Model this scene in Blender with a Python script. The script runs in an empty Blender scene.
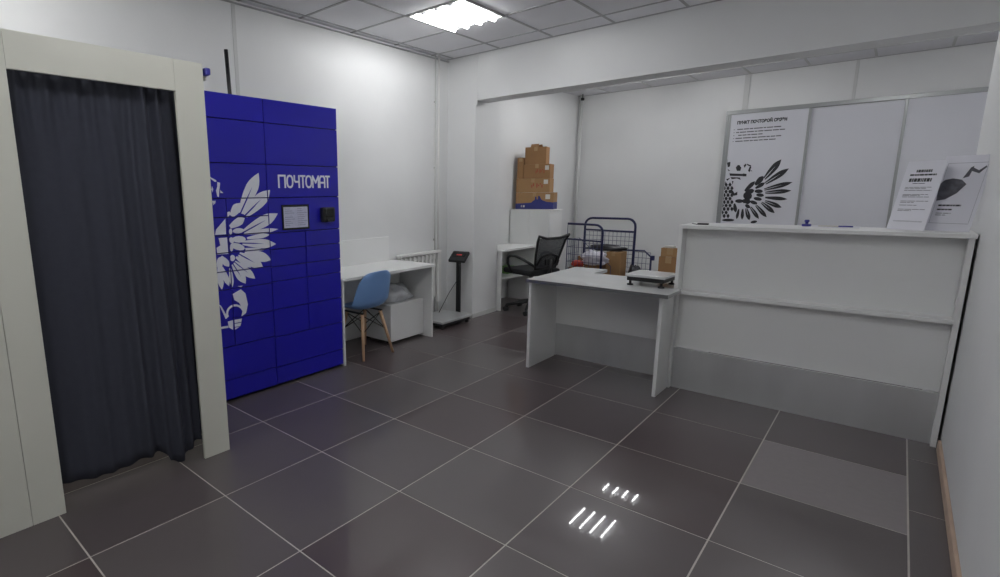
import bpy, bmesh, math, random
from mathutils import Vector, Matrix
random.seed(7)
PI = math.pi
C = bpy.context.scene.collection
SC = bpy.context.scene

# ------------------------------------------------------------------ camera, world, exposure
cam_d = bpy.data.cameras.new('camera')
cam = bpy.data.objects.new('camera', cam_d); C.objects.link(cam)
Rm = Matrix(((0.7289930977922997, -0.1192348832863371, 0.6740564560768835),
             (0.6844579454295153, 0.1403399123757324, -0.7154173816261234),
             (-0.009294315983061926, 0.9828976302759677, 0.18391809070424256)))
cam.matrix_world = Matrix.Translation((2.82728824, -1.13785539, 1.44266514)) @ Rm.to_4x4()
cam_d.sensor_fit = 'HORIZONTAL'; cam_d.sensor_width = 36.0
cam_d.lens = 530.10 / 1000 * 36
cam_d.shift_x = 0.1040; cam_d.shift_y = 0.0032
cam_d.clip_start = 0.02
SC.camera = cam
w = bpy.data.worlds.new('world'); SC.world = w; w.use_nodes = True
w.node_tree.nodes['Background'].inputs[0].default_value = (0.8, 0.88, 1, 1)
w.node_tree.nodes['Background'].inputs[1].default_value = 0.3
SC.view_settings.view_transform = 'Standard'; SC.view_settings.look = 'None'
SC.view_settings.gamma = 1; SC.view_settings.use_curve_mapping = False
SC.view_settings.exposure = 0.0
TUBE = 42.0          # emission of the fluorescent tubes

# ------------------------------------------------------------------ materials
def lin(c):
    return tuple((x/255/12.92 if x/255 <= .04045 else ((x/255+.055)/1.055)**2.4) for x in c) + (1,)
def mat(name, col, rough=.5, metal=0, noise=0, nscale=8, bump=0, bscale=60, spec=.5, emit=0, trans=0, rnoise=0, stretch=None, coat=0):
    m = bpy.data.materials.new(name); m.use_nodes = True
    nt = m.node_tree; N = nt.nodes; L = nt.links
    b = N['Principled BSDF']
    b.inputs['Base Color'].default_value = lin(col)
    b.inputs['Roughness'].default_value = rough
    b.inputs['Metallic'].default_value = metal
    b.inputs['Specular IOR Level'].default_value = spec
    b.inputs['Transmission Weight'].default_value = trans
    b.inputs['Coat Weight'].default_value = coat
    b.inputs['Coat Roughness'].default_value = .02
    tc = N.new('ShaderNodeTexCoord'); mp = N.new('ShaderNodeMapping')
    L.new(tc.outputs['Object'], mp.inputs[0])
    if stretch: mp.inputs['Scale'].default_value = stretch
    if emit:
        b.inputs['Emission Color'].default_value = lin(col); b.inputs['Emission Strength'].default_value = emit
    if noise or rnoise:
        n = N.new('ShaderNodeTexNoise'); n.inputs['Scale'].default_value = nscale; n.inputs['Detail'].default_value = 3
        L.new(mp.outputs[0], n.inputs['Vector'])
        if noise:
            r = N.new('ShaderNodeMapRange'); r.inputs['From Min'].default_value = .2; r.inputs['From Max'].default_value = .8
            r.inputs['To Min'].default_value = 1-noise; r.inputs['To Max'].default_value = 1+noise
            L.new(n.outputs['Fac'], r.inputs['Value'])
            mx = N.new('ShaderNodeVectorMath'); mx.operation = 'SCALE'
            mx.inputs[0].default_value = lin(col)[:3]
            L.new(r.outputs[0], mx.inputs['Scale']); L.new(mx.outputs[0], b.inputs['Base Color'])
        if rnoise:
            r = N.new('ShaderNodeMapRange'); r.inputs['From Min'].default_value = .2; r.inputs['From Max'].default_value = .8
            r.inputs['To Min'].default_value = max(0, rough-rnoise); r.inputs['To Max'].default_value = rough+rnoise
            L.new(n.outputs['Fac'], r.inputs['Value']); L.new(r.outputs[0], b.inputs['Roughness'])
    if bump:
        n2 = N.new('ShaderNodeTexNoise'); n2.inputs['Scale'].default_value = bscale; n2.inputs['Detail'].default_value = 4
        L.new(mp.outputs[0], n2.inputs['Vector'])
        bp = N.new('ShaderNodeBump'); bp.inputs['Strength'].default_value = bump; bp.inputs['Distance'].default_value = .01
        L.new(n2.outputs['Fac'], bp.inputs['Height']); L.new(bp.outputs[0], b.inputs['Normal'])
    return m
M = dict(
    wall=mat('wall_paint', (226, 227, 227), .55, noise=.03, nscale=2, bump=.05, bscale=40),
    seam=mat('wall_seam', (206, 207, 206), .5),
    ceil=mat('ceiling_tile', (234, 234, 238), .85, noise=.04, nscale=3, bump=.12, bscale=120),
    grid=mat('ceiling_grid', (168, 168, 170), .5),
    tileA=mat('floor_tile_dark', (92, 85, 86), .33, noise=.05, nscale=2.2, spec=.3, coat=.4),
    tileB=mat('floor_tile_brown', (85, 75, 76), .33, noise=.05, nscale=2.6, spec=.3, coat=.4),
    tileC=mat('floor_tile_grey', (98, 92, 92), .33, noise=.05, nscale=2.0, spec=.3, coat=.4),
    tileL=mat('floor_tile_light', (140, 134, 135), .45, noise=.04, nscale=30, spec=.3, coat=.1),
    grout=mat('grout', (192, 187, 180), .7, noise=.15, nscale=10),
    white=mat('white_laminate', (232, 233, 232), .35, noise=.012, nscale=3),
    cream=mat('booth_panel', (214, 214, 203), .4, noise=.02, nscale=3),
    edge=mat('panel_edge', (205, 206, 203), .4),
    steel=mat('brushed_steel', (205, 206, 207), .34, metal=.6, noise=.1, nscale=4, stretch=(1, 1, .3)),
    steelplate=mat('scale_plate', (196, 198, 198), .3, metal=.5, noise=.08, nscale=8),
    desktop=mat('grey_desk_top', (204, 206, 206), .25, noise=.05, nscale=4),
    deskedge=mat('desk_edge_metal', (140, 142, 144), .3, metal=.7),
    blue=mat('locker_blue', (33, 29, 172), .32, noise=.03, nscale=2),
    darkblue=mat('locker_gap', (12, 11, 60), .6),
    emblem=mat('white_print', (236, 238, 248), .45, noise=.03, nscale=20),
    black=mat('black_plastic', (26, 27, 29), .4),
    blackgloss=mat('black_gloss', (16, 18, 20), .12),
    ink=mat('black_print', (38, 39, 44), .5),
    ink2=mat('grey_print', (92, 92, 100), .6),
    screen=mat('screen_face', (150, 152, 172), .2, noise=.12, nscale=60, emit=.25),
    curtain=mat('curtain_cloth', (66, 68, 78), .9, noise=.04, nscale=30, spec=.1),
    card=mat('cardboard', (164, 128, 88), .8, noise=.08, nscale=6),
    card2=mat('cardboard_darker', (152, 114, 76), .8, noise=.08, nscale=6),  # darker brown cardboard used for some of the boxes
    cardblue=mat('box_blue_print', (46, 52, 120), .6, noise=.1, nscale=9),
    tape=mat('brown_tape', (172, 140, 100), .3),
    label=mat('paper_label', (214, 212, 204), .7),
    red=mat('red_print', (168, 70, 50), .6),
    chairblue=mat('blue_shell', (126, 166, 220), .4, noise=.03, nscale=4),
    wood=mat('beech_wood', (204, 168, 136), .5, noise=.1, nscale=6, stretch=(8, 8, 1)),
    mesh=mat('chair_mesh', (88, 91, 95), .8),
    cushion=mat('seat_cloth', (30, 31, 34), .9, bump=.2, bscale=200),
    navy=mat('navy_paint', (36, 40, 84), .35),
    wire=mat('cage_wire', (70, 76, 112), .4, metal=.3),
    rubber=mat('rubber', (38, 38, 40), .7),
    bagwhite=mat('white_bag', (208, 206, 216), .45, noise=.12, nscale=18, bump=.4, bscale=22),
    bagred=mat('red_bag', (186, 66, 50), .45, noise=.15, nscale=12, bump=.4, bscale=22),
    bagblack=mat('black_bag', (34, 34, 40), .35, bump=.5, bscale=20),
    film=mat('plastic_film', (225, 228, 232), .2, noise=.15, nscale=14, bump=.7, bscale=14, trans=.15),
    alu=mat('aluminium_profile', (158, 160, 160), .35, metal=.6),
    door=mat('sliding_door_panel', (212, 213, 220), .3, noise=.02, nscale=2),
    base=mat('beige_baseboard', (196, 172, 152), .5, noise=.1, nscale=8),
    green=mat('green_plastic', (120, 170, 90), .4),
    bluepl=mat('blue_plastic', (54, 52, 150), .35),
    paper=mat('paper_sheet', (226, 226, 234), .55),
    pic=mat('print_dark', (84, 84, 92), .5, noise=.5, nscale=40),
    tube=mat('tube_glow', (255, 255, 255), .5, emit=TUBE),
    reflector=mat('light_reflector', (135, 137, 141), .3, spec=.6),
    radiator=mat('radiator_enamel', (234, 234, 232), .35),
    dark=mat('dark_recess', (40, 40, 42), .8),
    display=mat('red_display', (200, 50, 50), .4, emit=.3),
    cartfloor=mat('cart_deck', (70, 66, 64), .7, noise=.2, nscale=10),
)

# ------------------------------------------------------------------ helpers
class MB:
    def __init__(s): s.bm = bmesh.new(); s.mats = []
    def mi(s, m):
        if m is None: return 0
        if m not in s.mats: s.mats.append(m)
        return s.mats.index(m)
    def box(s, a, b, bevel=0, m=None, mtx=None):
        a = Vector(a); b = Vector(b); c = (a+b)/2; d = b-a
        r = bmesh.ops.create_cube(s.bm, size=1)
        vs = r['verts']
        for v in vs:
            v.co = Vector((v.co.x*d.x+c.x, v.co.y*d.y+c.y, v.co.z*d.z+c.z))
        fs = set(f for v in vs for f in v.link_faces)
        if bevel:
            es = set(e for v in vs for e in v.link_edges)
            rr = bmesh.ops.bevel(s.bm, geom=list(es), offset=bevel, segments=2, affect='EDGES', profile=.6)
            vs = set(rr['verts']); fs = set(f for v in vs for f in v.link_faces); vs = set(v for f in fs for v in f.verts)
        k = s.mi(m)
        for f in fs: f.material_index = k
        if mtx:
            for v in vs: v.co = mtx @ v.co
        return s
    def tube(s, pts, r, n=8, m=None, closed=False, flat=1.0):
        pts = [Vector(p) for p in pts]; k = s.mi(m); rings = []
        N = len(pts)
        rr = r if isinstance(r, (list, tuple)) else [r]*N
        prev = None
        for i, p in enumerate(pts):
            if closed: t = pts[(i+1) % N]-pts[i-1]
            else: t = pts[min(i+1, N-1)]-pts[max(i-1, 0)]
            t.normalize()
            if prev is None:
                u = t.orthogonal().normalized()
                if abs(t.z) < .9: u = t.cross(Vector((0, 0, 1))).normalized()
            else: u = (prev-t*prev.dot(t)).normalized()
            prev = u; v = t.cross(u)
            rings.append([s.bm.verts.new(p+(u*math.cos(2*PI*j/n)+v*math.sin(2*PI*j/n)*flat)*rr[i]) for j in range(n)])
        for i in range(N if closed else N-1):
            A = rings[i]; B = rings[(i+1) % N]
            for j in range(n):
                f = s.bm.faces.new((A[j], A[(j+1) % n], B[(j+1) % n], B[j])); f.material_index = k; f.smooth = True
        if not closed:
            f = s.bm.faces.new(list(reversed(rings[0]))); f.material_index = k
            f = s.bm.faces.new(rings[-1]); f.material_index = k
        return s
    def cyl(s, p, q, r, n=16, m=None, r2=None):
        return s.tube([p, q], [r, r2 if r2 is not None else r], n, m)
    def prism(s, pts, vec, m=None):
        vec = Vector(vec); k = s.mi(m)
        a = [s.bm.verts.new(Vector(p)) for p in pts]; b = [s.bm.verts.new(Vector(p)+vec) for p in pts]
        n = len(a)
        for f in [s.bm.faces.new(a), s.bm.faces.new(list(reversed(b)))]+[s.bm.faces.new((a[(i+1) % n], a[i], b[i], b[(i+1) % n])) for i in range(n)]:
            f.material_index = k
        return s
    def grid(s, rows, m=None, smooth=True):
        k = s.mi(m)
        V = [[s.bm.verts.new(Vector(p)) for p in r] for r in rows]
        for i in range(len(V)-1):
            for j in range(len(V[0])-1):
                f = s.bm.faces.new((V[i][j], V[i][j+1], V[i+1][j+1], V[i+1][j])); f.material_index = k; f.smooth = smooth
        return s
    def blob(s, c, r, seed=0, amp=.25, sub=3, m=None, flatz=None, freq=3.0):
        from mathutils import noise
        k = s.mi(m)
        rr = bmesh.ops.create_icosphere(s.bm, subdivisions=sub, radius=1)
        for v in rr['verts']:
            d = v.co.normalized()
            o = 1+amp*noise.noise(d*freq+Vector((seed*7.3, seed*1.7, 0)))+amp*.5*noise.noise(d*freq*2.7+Vector((seed, 5, 2)))
            p = Vector((d.x*r[0]*o, d.y*r[1]*o, d.z*r[2]*o))+Vector(c)
            if flatz is not None: p.z = max(p.z, flatz)
            v.co = p
        for f in set(f for v in rr['verts'] for f in v.link_faces): f.material_index = k; f.smooth = True
        return s
    def build(s, name, m=None, parent=None, label=None, mods=None):
        bmesh.ops.recalc_face_normals(s.bm, faces=s.bm.faces[:])
        me = bpy.data.meshes.new(name); s.bm.to_mesh(me); s.bm.free()
        if m is not None and (not s.mats): me.materials.append(m)
        for x in s.mats: me.materials.append(x)
        o = bpy.data.objects.new(name, me); C.objects.link(o)
        if parent is not None:
            o.parent = parent
            if parent.type == 'EMPTY': me.transform(parent_inv(parent))
            else: me.transform(parent_inv(parent))
        if label: o['label'] = label
        return o
def world_mtx(o):
    m = Matrix.LocRotScale(o.location, o.rotation_euler, o.scale)
    return world_mtx(o.parent) @ m if o.parent else m
def parent_inv(o): return world_mtx(o).inverted()
def thing(name, label, cat, loc=(0, 0, 0), rz=0, group=None):
    o = bpy.data.objects.new(name, None); C.objects.link(o); o.empty_display_size = .1
    o.location = loc; o.rotation_euler = (0, 0, rz); tag(o, label, cat, group); return o
def tag(o, label, cat, group=None, kind=None):
    if label: o['label'] = label
    if cat: o['category'] = cat
    if group: o['group'] = group
    if kind: o['kind'] = kind
    return o
def struct(o): o['kind'] = 'structure'; return o
def B(a, b, bevel=0): return MB().box(a, b, bevel)
def arc(c, r, a0, a1, n, ax=(0, 2)):
    out = []
    for i in range(n+1):
        a = a0+(a1-a0)*i/n; p = [0, 0, 0]; p[0], p[1], p[2] = c
        p[ax[0]] += r*math.cos(a); p[ax[1]] += r*math.sin(a); out.append(tuple(p))
    return out

XL, XR = -1.02, 3.15          # left and right walls
YF, YP, YB = -3.0, 3.83, 7.15  # wall behind the camera, beam face, rear wall
ZC = 2.883

# ------------------------------------------------------------------ floor: tiles standing 1 mm proud of the grout bed
mb = MB()
XA = -1.1; XB = 3.9
mb.box((XA, YF-.1, -.12), (XB, YB+.1, -.0015), m=M['grout'])
g = .0034
rows = [-3.0, -2.4, -1.8, -1.2, -.6, 0, .6, 1.2, 1.8, 2.437, 3.04, 3.64, 4.24, 4.84, 5.44, 6.04, 6.64, 7.25]
cols = [-1.1, -.6, 0, .6, 1.2, 1.8, 2.407, 3.018]
rnd = random.Random(3)
for i in range(len(rows)-1):
    for j in range(len(cols)-1):
        a, b = rows[i], rows[i+1]; c, d = cols[j], cols[j+1]
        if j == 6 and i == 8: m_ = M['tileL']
        elif j >= 5 and i >= 8: m_ = M['tileB']
        else: m_ = M[rnd.choice(['tileA', 'tileA', 'tileC', 'tileC', 'tileB'])]
        mb.box((c+g, a+g, -.004), (d-g, b-g, 0), m=m_)
srow = [-3.0, -2.3, -1.7, -1.1, -.5, .1, .7, 1.38, 2.05, 2.7, 3.3, 4.0, 4.7, 5.4, 6.1, 6.7, 7.25]
for a, b in zip(srow[:-1], srow[1:]):
    mb.box((3.018+g, a+g, -.004), (3.9, b-g, 0), m=M['tileC'])
struct(mb.build('floor'))

# ------------------------------------------------------------------ walls, pier, beam, ceiling
def wall(name, a, b, m='wall'): return struct(B(a, b).build(name, M[m]))
wall('wall_left', (XL-.15, YF-.1, 0), (XL, YB+.1, ZC+.15))
wall('wall_back', (XL, YB, 0), (3.75, YB+.15, ZC+.15))
wall('wall_front', (XL, YF-.15, 0), (XR, YF, ZC+.15))
wall('wall_right', (XR, YF-.1, 0), (XR+.25, 4.07, ZC+.15))
wall('wall_annex', (3.6, 4.07, 0), (3.75, YB, ZC+.15))
# pier by the left wall and the beam over the opening
wall('wall_pier', (XL, YP, 0), (-.645, 4.33, ZC))
wall('wall_beam', (-.645, YP, 2.412), (XR, 4.07, ZC))
mb = MB(); mb.box((XL-.1, YF-.1, ZC), (3.75, YB+.1, ZC+.12))
struct(mb.build('ceiling', M['ceil']))
# ceiling grid bars (main room and back part have their own grids)
mb = MB(); t = .011; zt = ZC-.004
gx = [-.935+.585*k for k in range(0, 7)]; gy = [2.38+.58*k for k in range(-9, 3)]
for x in gx: mb.box((x-t, YF, zt), (x+t, YP, ZC+.002))
for y in gy: mb.box((XL, y-t, zt-.0006), (XR, y+t, ZC+.002))
struct(mb.build('trim_1', M['grid']))
mb = MB()
for x in [-.53, .065, .655, 1.25, 1.85, 2.44, 3.03]: mb.box((x-t, 4.07, zt), (x+t, YB, ZC+.002))
for y in [4.30, 4.88, 5.46, 6.04, 6.62]: mb.box((XL, y-t, zt-.0006), (3.6, y+t, ZC+.002))
struct(mb.build('trim_2', M['seam']))
# angle trims where ceiling meets wall
mb = MB()
mb.box((XL, YF, ZC-.03), (XL+.006, YP, ZC-.026)); mb.box((XL, YF, ZC-.028), (XL+.022, YP, ZC-.022))
struct(mb.build('trim_3', M['grid']))
struct(B((XL, YP-.022, ZC-.005), (XR, YP, ZC)).build('trim_4', M['grid']))
struct(B((XL, YB-.022, ZC-.005), (3.6, YB, ZC)).build('trim_5', M['grid']))
# joint strips of the wall panelling
mb = MB(); mb.box((XL, 1.165, 0), (XL+.006, 1.195, ZC-.03), .001)
mb.box((XL, -1.3, 0), (XL+.006, -1.27, ZC-.03), .001)
struct(mb.build('trim_6', M['seam']))
mb = MB(); mb.box((1.19, YB-.012, 2.45), (1.25, YB, ZC-.005), .002); mb.box((2.27, YB-.006, 2.45), (2.30, YB, ZC-.005), .002)
struct(mb.build('trim_7', M['seam']))
struct(B((-.645, YP-.005, 2.36), (-.62, YP, ZC-.005), .001).build('trim_8', M['wall']))
# skirting
mb = MB(); mb.box((XR-.014, YF, 0), (XR, 2.92, .062), .004)
struct(mb.build('baseboard_right', M['base']))
mb = MB(); mb.box((XL, YP-.012, 0), (-.633, YP, .05), .003); mb.box((-.645, YP-.012, 0), (-.633, 4.33, .05), .003)
struct(mb.build('baseboard_left', M['edge']))

# ------------------------------------------------------------------ ceiling lights
def troffer(x, y, label, w=.575, tl=.53, wy=None, r=.016, drop=.02):
    t = thing('ceiling_light', label, 'ceiling light', (x, y, ZC), 0, 'square ceiling lights')
    h = w/2; hy = (wy or w)/2
    m_ = MB()
    for a, b in (((-h, -hy), (h, -hy+.018)), ((-h, hy-.018), (h, hy)), ((-h, -hy), (-h+.018, hy)), ((h-.018, -hy), (h, hy))):
        m_.box((x+a[0], y+a[1], ZC-.012), (x+b[0], y+b[1], ZC-.001))
    m_.build('frame', M['edge'], t)
    m_ = MB(); m_.box((x-h+.018, y-hy+.018, ZC-.004), (x+h-.018, y+hy-.018, ZC-.001))
    for k in range(3):   # ridges between the tubes
        cx = x+(k-1)*.139
        m_.prism([(cx-.03, y-hy+.02, ZC-.004), (cx+.03, y-hy+.02, ZC-.004), (cx, y-hy+.02, ZC-.022)], (0, 2*hy-.04, 0))
    m_.build('reflector', M['reflector'], t)
    for k in range(4):
        cx = x+(k-1.5)*.139
        MB().cyl((cx, y-tl/2, ZC-drop), (cx, y+tl/2, ZC-drop), r, 10).build('tube', M['tube'], t)
    return t
troffer(-.05, 2.67, 'glowing square ceiling light with four tubes, in view above the left wall')
troffer(.375, 5.19, 'four-tube ceiling light of the back area, nearer the beam and mirrored in the floor', tl=.46, r=.0125, drop=.045)
troffer(.375, 6.16, 'four-tube ceiling light of the back area, nearer the rear wall', tl=.24, wy=.30, r=.0125, drop=.045)
troffer(2.6, 5.17, 'four-tube ceiling light above the staff side of the counter', r=.0145, drop=.045)
troffer(1.70, .35, 'unseen four-tube ceiling light added above the middle of the open floor')  # from here on: assumed lamps out of view, added to light the main room
troffer(-.05, -.81, 'unseen four-tube ceiling light added above the curtained booth')
troffer(1.70, -1.97, 'unseen four-tube ceiling light added behind the camera')

# ------------------------------------------------------------------ fitting booth
t = thing('curtain_booth', 'pale tall booth with a wide frame around a dark curtain, left of the blue locker', 'booth', (-.4, -.3, 0))
X0, X1 = .167, .185
B((X0, .112, 0), (X1, .262, 2.088), .0015).build('right_post', M['cream'], t)
B((X0, -.70, 0), (X1, -.57, 2.088), .0015).build('left_post', M['cream'], t)
B((X0, -.5695, 1.94), (X1, .1115, 2.088), .0015).build('header_panel', M['cream'], t)
B((X0, -1.45, 0), (X1, -.702, 2.088), .0015).build('front_panel', M['cream'], t)
B((-1.0, .244, 0), (X0-.001, .262, 2.088), .0015).build('side_panel', M['cream'], t)
B((-1.0, -1.45, 0), (X0-.001, -1.432, 2.088), .0015).build('side_panel', M['cream'], t)
B((-1.0, -1.431, 0), (-.98, .243, 2.088), .0015).build('back_panel', M['cream'], t)
MB().cyl((.10, -1.431, 1.975), (.10, .243, 1.975), .012).build('curtain_rail', M['alu'], t)
# curtain: a folded sheet with the uneven hem of the photo
hem = [(-.66, .12), (-.548, .101), (-.515, .097), (-.409, .074), (-.268, .077), (-.167, .092), (-.10, .10), (-.074, .083), (-.056, .042), (-.015, .016), (.043, .038), (.107, .10), (.20, .12)]
def hemz(y):
    for (a, b), (c, d) in zip(hem[:-1], hem[1:]):
        if y <= c: return b+(d-b)*(y-a)/(c-a)
    return hem[-1][1]
rowsC = []
FOLDS = [(.16, .03, .016, .0), (.27, .035, .014, .01), (.38, .03, .022, .0), (.50, .04, .020, -.02), (.575, .028, .045, .02), (.66, .022, .035, .03), (.735, .030, .060, .04), (.83, .022, .050, .02), (.905, .02, .055, .0), (.97, .02, .03, 0)]
NY = 170; NZ = 36
for i in range(NZ+1):
    f = i/NZ; r = []
    for j in range(NY+1):
        y = -.66+.86*j/NY
        z0 = hemz(y); z = z0+(1.968-z0)*f
        s_ = (y+.66)/.86
        x = .085+.006*math.sin(3*s_+1.5*f)
        for cc, ww, aa, dr in FOLDS:
            x += aa*(1-.45*f)*math.exp(-((s_-cc-dr*(1-f))/ww)**2)
        x += .012*math.sin(2*PI*s_*15)*max(0, f-.80)/.20
        x += .03*(1-f)*math.exp(-((y+.04)/.05)**2)
        r.append((min(x, .163), y, z))
    rowsC.append(r)
cu = MB().grid(rowsC).build('curtain', M['curtain'], t, 'dark grey cloth curtain with uneven hem')
sm = cu.modifiers.new('s', 'SOLIDIFY'); sm.thickness = .002
m_ = MB(); m_.box((.10, .262, 2.02), (.15, .30, 2.075), .004, m=M['cream']); m_.box((.15, .268, 2.035), (.20, .298, 2.07), .008, m=M['bluepl'])
m_.build('hook', None, t, 'small blue-tipped hook')

# ------------------------------------------------------------------ blue parcel locker
t = thing('parcel_locker', 'tall royal blue parcel locker with white bird emblem, screen and many doors', 'parcel locker', (-.7, 1.02, 0))
LX = -.45; LY0, LY1 = .355, 1.685
B((-1.0, LY0, .05), (LX-.018, LY1, 2.088), .002).build('body', M['darkblue'], t)
B((-.98, LY0+.02, 0), (LX-.05, LY1-.02, .0495)).build('plinth', M['dark'], t)
G = .0028
doors = []
def column(y0, y1, zs):
    for a, b in zip(zs[:-1], zs[1:]): doors.append((y0, y1, a, b))
column(LY0, 1.022, [1.415, 1.645, 1.926, 2.088]); column(1.022, LY1, [1.415, 1.645, 1.926, 2.088])
column(LY0, .697, [.40, .802, .927, 1.053, 1.17, 1.29, 1.415]); 
column(.697, 1.022, [.40, .596, .802, .925, 1.053, 1.17, 1.29, 1.415])
column(LY0, 1.022, [.02, .162, .40])
doors.append((1.022, LY1, 1.162, 1.415))
column(1.022, 1.342, [.388, .598, .808, .918, 1.045, 1.162]); column(1.342, LY1, [.388, .598, .808, .918, 1.045, 1.162])
column(1.022, LY1, [.02, .155, .388])
# --- emblem outlines on the door plane, (y, z) in metres
CAMP = Vector((2.82728824, -1.13785539, 1.44266514))
def on_plane(u, v, ax, val):          # converts a measured corner into its place on a real plane of the room
    d = Rm @ Vector(((u-396.004)/530.10, -(v-291.656)/530.10, -1)); k = (val-CAMP[ax])/d[ax]
    return CAMP+d*k
def leaf(tip, base, w, slot=False, n=12):
    (x0, y0), (x1, y1) = base, tip
    dx, dy = x1-x0, y1-y0; Ln = math.hypot(dx, dy); nx, ny = -dy/Ln, dx/Ln
    prof = lambda s_: w/2*((.42+.58*math.sin(PI/2*min(1, s_/.62))) if s_ < .62 else max(.03, 1-((s_-.62)/.38)**1.9))
    L1 = [(x0+dx*k/n+nx*prof(k/n), y0+dy*k/n+ny*prof(k/n)) for k in range(n+1)]
    R1 = [(x0+dx*k/n-nx*prof(k/n), y0+dy*k/n-ny*prof(k/n)) for k in range(n+1)]
    out = []
    if not slot: return [L1+R1[::-1]]
    q = [.0, .3, .5, .62]
    k0 = int(n*.68)
    mid = (x0+dx*k0/n, y0+dy*k0/n)
    gw = w*.055
    a0 = (x0+nx*gw, y0+ny*gw); b0 = (x0-nx*gw, y0-ny*gw)
    ma = (x0+dx*.33+nx*gw, y0+dy*.33+ny*gw); mb_ = (x0+dx*.33-nx*gw, y0+dy*.33-ny*gw)
    tip_ = L1[-1]
    c_ = (x0+dx, y0+dy)
    A = [a0, ma, mid, c_]+L1[::-1]
    Bp = [b0, mb_, mid, c_]+R1[::-1]
    return [A, Bp]
def oval(c, rx, ry, rot=0, n=12):
    r_ = math.radians(rot)
    return [(c[0]+rx*math.cos(2*PI*i/n)*math.cos(r_)-ry*math.sin(2*PI*i/n)*math.sin(r_), c[1]+rx*math.cos(2*PI*i/n)*math.sin(r_)+ry*math.sin(2*PI*i/n)*math.cos(r_)) for i in range(n)]
shapes = []
for tip, base, w_, sl in [((258.4, 173), (240.5, 213), 11, 1), ((269.9, 190), (245, 215.5), 11, 1), ((277.6, 213.5), (244, 232), 10, 1), ((278.2, 229), (244, 233.8), 4, 0),
        ((270, 234.5), (247, 238.2), 4, 0), ((275.8, 244), (242.5, 243), 8, 1), ((264, 249.8), (245, 248.5), 2.4, 0), ((271, 260), (245, 251.2), 8.5, 0),
        ((263, 267.3), (239, 254), 9, 1), ((251, 267.5), (236, 257), 4.5, 0), ((255, 278.5), (234.5, 262), 7, 1), ((245.5, 283.5), (233, 264), 7.5, 1), ((232.4, 287), (230, 268), 3.6, 0),
        ((229, 286), (221.5, 267), 5, 0), ((221.9, 289.5), (218.6, 268), 5, 0), ((244.5, 218), (230, 227), 7, 0), ((229, 266.5), (221, 256.5), 5.5, 0), ((240, 203), (231.5, 216), 8, 0), ((229.6, 211.5), (227, 216.5), 3, 0)]:
    shapes += leaf(tip, base, w_*1.16, bool(sl))
shapes += [oval((239, 239.3), 6.8, 3.4), oval((237.6, 246.6), 7.4, 3.3, 16), oval((238.3, 230.7), 5.6, 2.7, -5), oval((231.6, 240.2), 2.4, 3.2, -20), oval((219.6, 263.6), 3, 6.5), oval((232.4, 258), 2.6, 3.2), oval((231.5, 247.5), 1.6, 4), oval((230.6, 231.5), 1.7, 3)]
shapes += [[(225.3, 218.6), (216, 229.6), (215, 235), (226, 234.2)], [(218.5, 238), (227, 237.4), (228.3, 253.8), (217.3, 254.6), (216.5, 247.8), (220.3, 245.3)]]
def sc(o, k, pts): return [(o[0]+x*k, o[1]+y*k) for x, y in pts]
k1 = .0866
for p in ([(100, 186), (185, 232), (190, 250), (170, 252), (130, 222)], [(198, 252), (232, 262), (222, 350), (216, 428), (200, 420), (184, 352), (198, 310)], [(232, 345), (272, 382), (234, 380)], [(140, 470), (180, 470), (176, 500), (150, 522)], [(138, 300), (152, 335), (144, 372), (130, 340)]):
    shapes.append(sc((200, 160), k1, p))
k2 = .1734
for p in ([(196, 460), (242, 452), (238, 472), (196, 480)], [(196, 484), (238, 476), (232, 496), (196, 502)], [(196, 506), (228, 500), (198, 520)], [(188, 312), (235, 283), (262, 308), (276, 370), (266, 420), (238, 442), (246, 402), (226, 362), (198, 346)], [(216, 266), (246, 262), (238, 272)],
          [(160, 470), (190, 462), (190, 517), (166, 504)], [(110, 372), (122, 380), (160, 446), (148, 456)], [(112, 502), (162, 494), (164, 506), (114, 514)]):
    shapes.append(sc((200, 240), k2, p))
def arc_px(c, r, w_, a0, a1, n=9):
    P_ = [(c[0]+r*math.cos(math.radians(a0+(a1-a0)*i/n)), c[1]-r*math.sin(math.radians(a0+(a1-a0)*i/n))) for i in range(n+1)]
    Q_ = [(c[0]+(r-w_)*math.cos(math.radians(a0+(a1-a0)*i/n)), c[1]-(r-w_)*math.sin(math.radians(a0+(a1-a0)*i/n))) for i in range(n+1)]
    return [[P_[i], P_[i+1], Q_[i+1], Q_[i]] for i in range(n)]
for q_ in arc_px((204, 424), 54, 12, 205, 20): shapes.append(sc((200, 240), k2, q_))
emb = []
for s_ in shapes:
    q = [on_plane(u, v, 0, LX) for u, v in s_]; emb.append([(p.y, p.z) for p in q])
def clip(poly, y0, y1, z0, z1):
    def cl(P, f, inter):
        out = []
        for i in range(len(P)):
            a, b = P[i-1], P[i]
            if f(b):
                if not f(a): out.append(inter(a, b))
                out.append(b)
            elif f(a): out.append(inter(a, b))
        return out
    def ix(c, ax):
        def g_(a, b):
            k = (c-a[ax])/(b[ax]-a[ax]); return (a[0]+(b[0]-a[0])*k, a[1]+(b[1]-a[1])*k)
        return g_
    for ax, c, sg in ((0, y0, 1), (0, y1, -1), (1, z0, 1), (1, z1, -1)):
        if not poly: return poly
        poly = cl(poly, (lambda p, ax=ax, c=c, sg=sg: (p[ax]-c)*sg >= 0), ix(c, ax))
    return poly
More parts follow.
